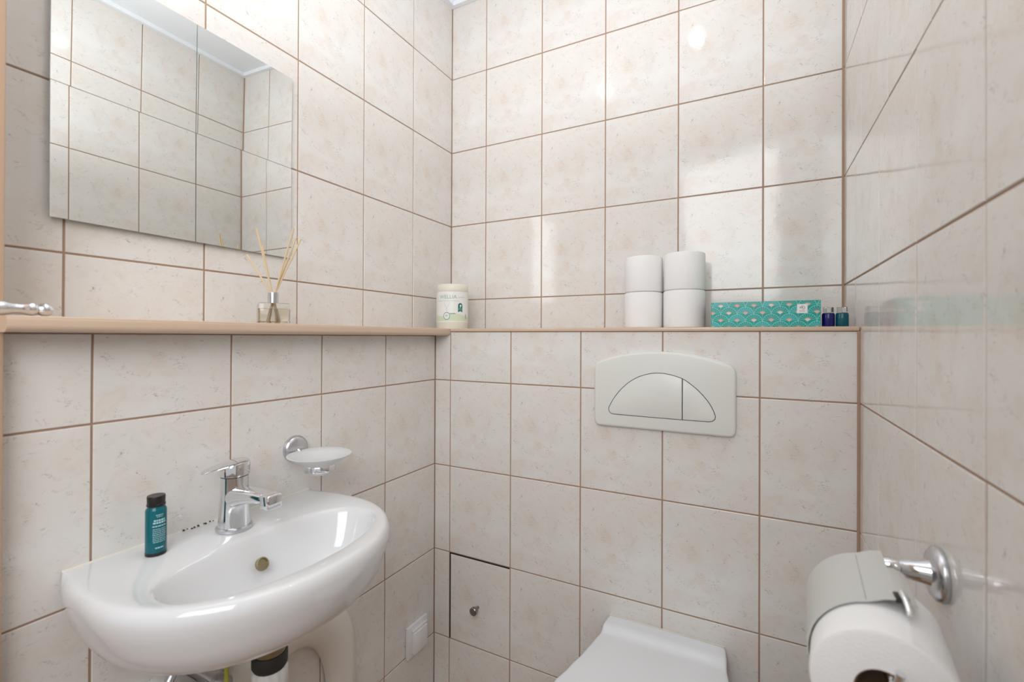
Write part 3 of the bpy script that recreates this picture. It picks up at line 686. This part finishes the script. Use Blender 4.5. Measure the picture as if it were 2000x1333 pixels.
# ------------------------------------------------------------------ toilet paper holder on the right wall
AX, AY, AZ = WD, -0.632, 0.8735
RXc, RZc, RY0 = 1.0150, 0.8285, -0.806
TILT = 0.13             # roll and flap swing slightly away from the wall towards the door
hd = thing('paper_holder', (AX, AY, AZ), 'chrome toilet paper holder with pale cover flap on the right wall', 'paper holder')
obj('wall_rose', lathe([(0.0285, 0.0003), (0.0295, 0.003), (0.0285, 0.007), (0.024, 0.0105), (0.016, 0.012), (0.0, 0.0125)], (AX, AY, AZ), (-1, 0, 0), 44), M_SATIN, hd)
obj('post', lathe([(0.0145, 0.011), (0.0135, 0.014), (0.0098, 0.036), (0.0098, 0.0372), (0.0088, 0.0376), (0.0092, 0.039), (0.0092, 0.048), (0.0075, 0.054), (0.003, 0.0565), (0, 0.0567)], (AX, AY, AZ), (-1, 0, 0), 32), M_CHROME, hd)
obj('pivot_bar', box((AX-0.0625, AY-0.0050, AZ-0.0035), (AX-0.048, AY+0.0050, AZ+0.0065), 0.0012), M_DKSTEEL, hd)
ry = RZc+0.0165
rod = smoothpath([(AX-0.050, AY, AZ), (AX-0.056, AY-0.025, AZ-0.010), (RXc+0.115*TILT, RY0+0.115, ry+0.002), (RXc+0.05*TILT, RY0+0.05, ry), (RXc+0.004, RY0-0.004, ry), (RXc+0.0065, RY0-0.010, ry+0.004), (RXc+0.0085, RY0-0.012, ry+0.013)], 6)
obj('rod', tube(rod, 0.0036, 12), M_CHROME, hd)
# cover flap: flat strip by the wall, then curved over the roll
cfx, cfz, FR = RXc+TILT*0.046, RZc, 0.0580; th = 0.0013
pf = [(1.0345, 0.8935), (1.0240, 0.8912)]+[(cfx+FR*math.cos(math.radians(a)), cfz+FR*math.sin(math.radians(a))) for a in range(100, 206, 7)]
fy0, fy1 = -0.760, -0.645
def sheet(pf, y0, y1, th, sk=0.08):
    n = len(pf); inn = []
    for i in range(n):
        a, b = pf[max(i-1, 0)], pf[min(i+1, n-1)]; tx, tz = b[0]-a[0], b[1]-a[1]; l = math.hypot(tx, tz); inn.append((pf[i][0]-tz/l*th, pf[i][1]+tx/l*th))
    lp = pf+inn[::-1]
    return loft([[Vector((x+sk*(y+0.76), y, z)) for x, z in lp] for y in (y0, y1)])
strip_p = [(1.0490, 0.8885), (1.0450, 0.8915), (1.0400, 0.8932), (1.0345, 0.8935)]
fo = tag(obj('cover_flap', join(sheet(pf, fy0, fy1, th), sheet(strip_p, fy0, -0.690, th)), M_FLAP, hd, autosmooth=35), 'pale grey curved cover flap')
obj('crease', tube([(pf[2][0], fy0+0.002, pf[2][1]), (pf[2][0]+0.08*0.109, fy1-0.006, pf[2][1])], 0.0004, 6), M_SATIN, fo)
obj('slot', box((1.0325, fy0-0.0006, 0.8895), (1.0430, fy0+0.012, 0.8950), 0.001), M_BLACK, fo)
obj('hinge_pin', tube([(1.0385, fy0+0.008, 0.8965), (1.0395, fy0-0.004, 0.8925), (1.0405, fy0-0.012, 0.8850)], 0.003, 10), M_CHROME, fo)
tr = roll('toilet_roll', (RXc+0.1*TILT, RY0+0.0992, RZc), (-TILT, -1, 0), 0.0545, 0.0215, 0.100, 'large white toilet roll hanging on the chrome holder', seg=72)
# loose sheet hanging off the wall side of the roll
sheetp = [(RXc+0.0547*math.cos(math.radians(a)), RZc+0.0547*math.sin(math.radians(a))) for a in range(70, -1, -7)]+[(RXc+0.0558, RZc-0.03), (RXc+0.056, RZc-0.08)]
sheetp = [(a+0.046*TILT, b) for a, b in sheetp]   # sheet() skews about y = -0.76
obj('loose_sheet', sheet(sheetp, RY0+0.001, RY0+0.099, 0.0006, TILT), M_PAPER, tr)

# ------------------------------------------------------------------ plumbing under the basin
PX, PY = 0.228, -0.822
sn = thing('basin_trap', (PX, PY, 0.40), 'white plastic drain trap with black gasket under the basin', 'pipe')
obj('gasket', lathe([(0.0, 0.6275), (0.0245, 0.6275), (0.0265, 0.625), (0.0265, 0.608), (0.023, 0.602), (0, 0.602)], (PX, PY, 0), seg=36), M_RUBBER, sn)
obj('flange', lathe([(0.0, 0.686), (0.030, 0.6855), (0.030, 0.676), (0.024, 0.662), (0.0235, 0.628), (0, 0.628)], (PX, PY, 0), seg=36), M_BRASS, sn)
nut = []
for z, r in ((0.603, 0.0235), (0.600, 0.026), (0.572, 0.026), (0.569, 0.0235)):
    nut.append([Vector((PX+(r+(0.0008 if (j//2) % 2 else -0.0006))*math.cos(2*PI*j/48), PY+(r+(0.0008 if (j//2) % 2 else -0.0006))*math.sin(2*PI*j/48), z)) for j in range(48)])
obj('ribbed_nut', loft(nut), M_PVC, sn)
obj('cup', lathe([(0.020, 0.570), (0.022, 0.56), (0.030, 0.55), (0.031, 0.44), (0.026, 0.42), (0, 0.415)], (PX, PY, 0), seg=36), M_PVC, sn)
obj('waste_pipe', tube(smoothpath([(PX-0.02, PY, 0.50), (PX-0.06, PY-0.03, 0.502), (0.12, PY-0.055, 0.502), (S+0.001, PY-0.06, 0.502)], 6), 0.019, 20), M_PVC, sn)
vv = thing('angle_valve', (S, -0.875, 0.55), 'chrome angle valve and hose under the basin beside the trap', 'valve')
obj('valve_body', tube(smoothpath([(S+0.001, -0.865, 0.575), (0.12, -0.865, 0.58), (0.165, -0.868, 0.585)], 5), 0.010, 16), M_CHROME, vv)
obj('valve_knob', lathe([(0.0, 0), (0.013, 0.0), (0.0145, 0.004), (0.0145, 0.016), (0.012, 0.02), (0, 0.02)], (0.163, -0.868, 0.584), (1, 0.2, 0.1), 20), M_SATIN, vv)
obj('wall_flange', lathe([(0.026, 0.0003), (0.025, 0.006), (0.012, 0.012), (0, 0.012)], (S, -0.865, 0.575), (1, 0, 0), 28), M_CHROME, vv)
hs = thing('supply_hose', (S, -0.955, 0.55), 'bent chrome supply hose with black fitting under the basin left side', 'hose')
obj('hose', tube(smoothpath([(0.150, -0.945, 0.45), (0.155, -0.956, 0.54), (0.150, -0.950, 0.585), (0.142, -0.925, 0.615), (0.137, -0.90, 0.65)], 6), 0.0065, 12), M_SATIN, hs)
obj('fitting', lathe([(0.0, 0), (0.011, 0), (0.012, 0.004), (0.012, 0.026), (0.010, 0.03), (0, 0.03)], (0.150, -0.925, 0.578), (0.1, 0.4, 1), 16), M_BLACK, hs)
yw = obj('earth_wire', tube(smoothpath([(0.196, -0.872, 0.63), (0.20, -0.874, 0.56), (0.20, -0.874, 0.48), (0.20, -0.876, 0.42)], 6), 0.0032, 8), M_YELLOW, loc=(0.20, -0.874, 0.42))
tag(yw, 'yellow green wire hanging beside the trap under the basin', 'wire')
wp = thing('round_cover', (S, -0.905, 0.53), 'round white plastic pipe cover under the basin left of the trap', 'cover')
obj('cover_disc', lathe([(0.0, 0.075), (0.022, 0.073), (0.034, 0.064), (0.037, 0.05), (0.037, 0.0005), (0.0, 0.0005)], (S, -0.905, 0.555), (1, 0, 0), 36), M_PVC, wp)

# white seat-like ring leaning on the wall under the basin
ns = 64
def ringpts(cy_, cz_, ry_, rz_, x, e): return [Vector((x, a, b)) for a, b in ellipse2(cy_, cz_, ry_, rz_, ns, e)]
YC = -0.683
xo = S+0.004
rr = [ringpts(YC, 0.335, 0.172, 0.222, xo, 3.2), ringpts(YC, 0.335, 0.175, 0.225, xo+0.012, 3.2), ringpts(YC, 0.335, 0.168, 0.218, xo+0.022, 3.2), ringpts(YC, 0.335, 0.138, 0.190, xo+0.029, 2.8),
      ringpts(YC, 0.335, 0.113, 0.168, xo+0.026, 2.3), ringpts(YC, 0.335, 0.102, 0.158, xo+0.014, 2.2), ringpts(YC, 0.335, 0.102, 0.158, xo, 2.2)]
rg = loft(rr, False, False)
rg = (rg[0], rg[1]+[(6*ns+j, 6*ns+(j+1) % ns, (j+1) % ns, j) for j in range(ns)])
se = obj('seat_ring', rg, M_IVORY, loc=(S, YC, 0.09), autosmooth=60)
tag(se, 'white plastic seat ring with oval opening against the wall under the basin', 'seat')
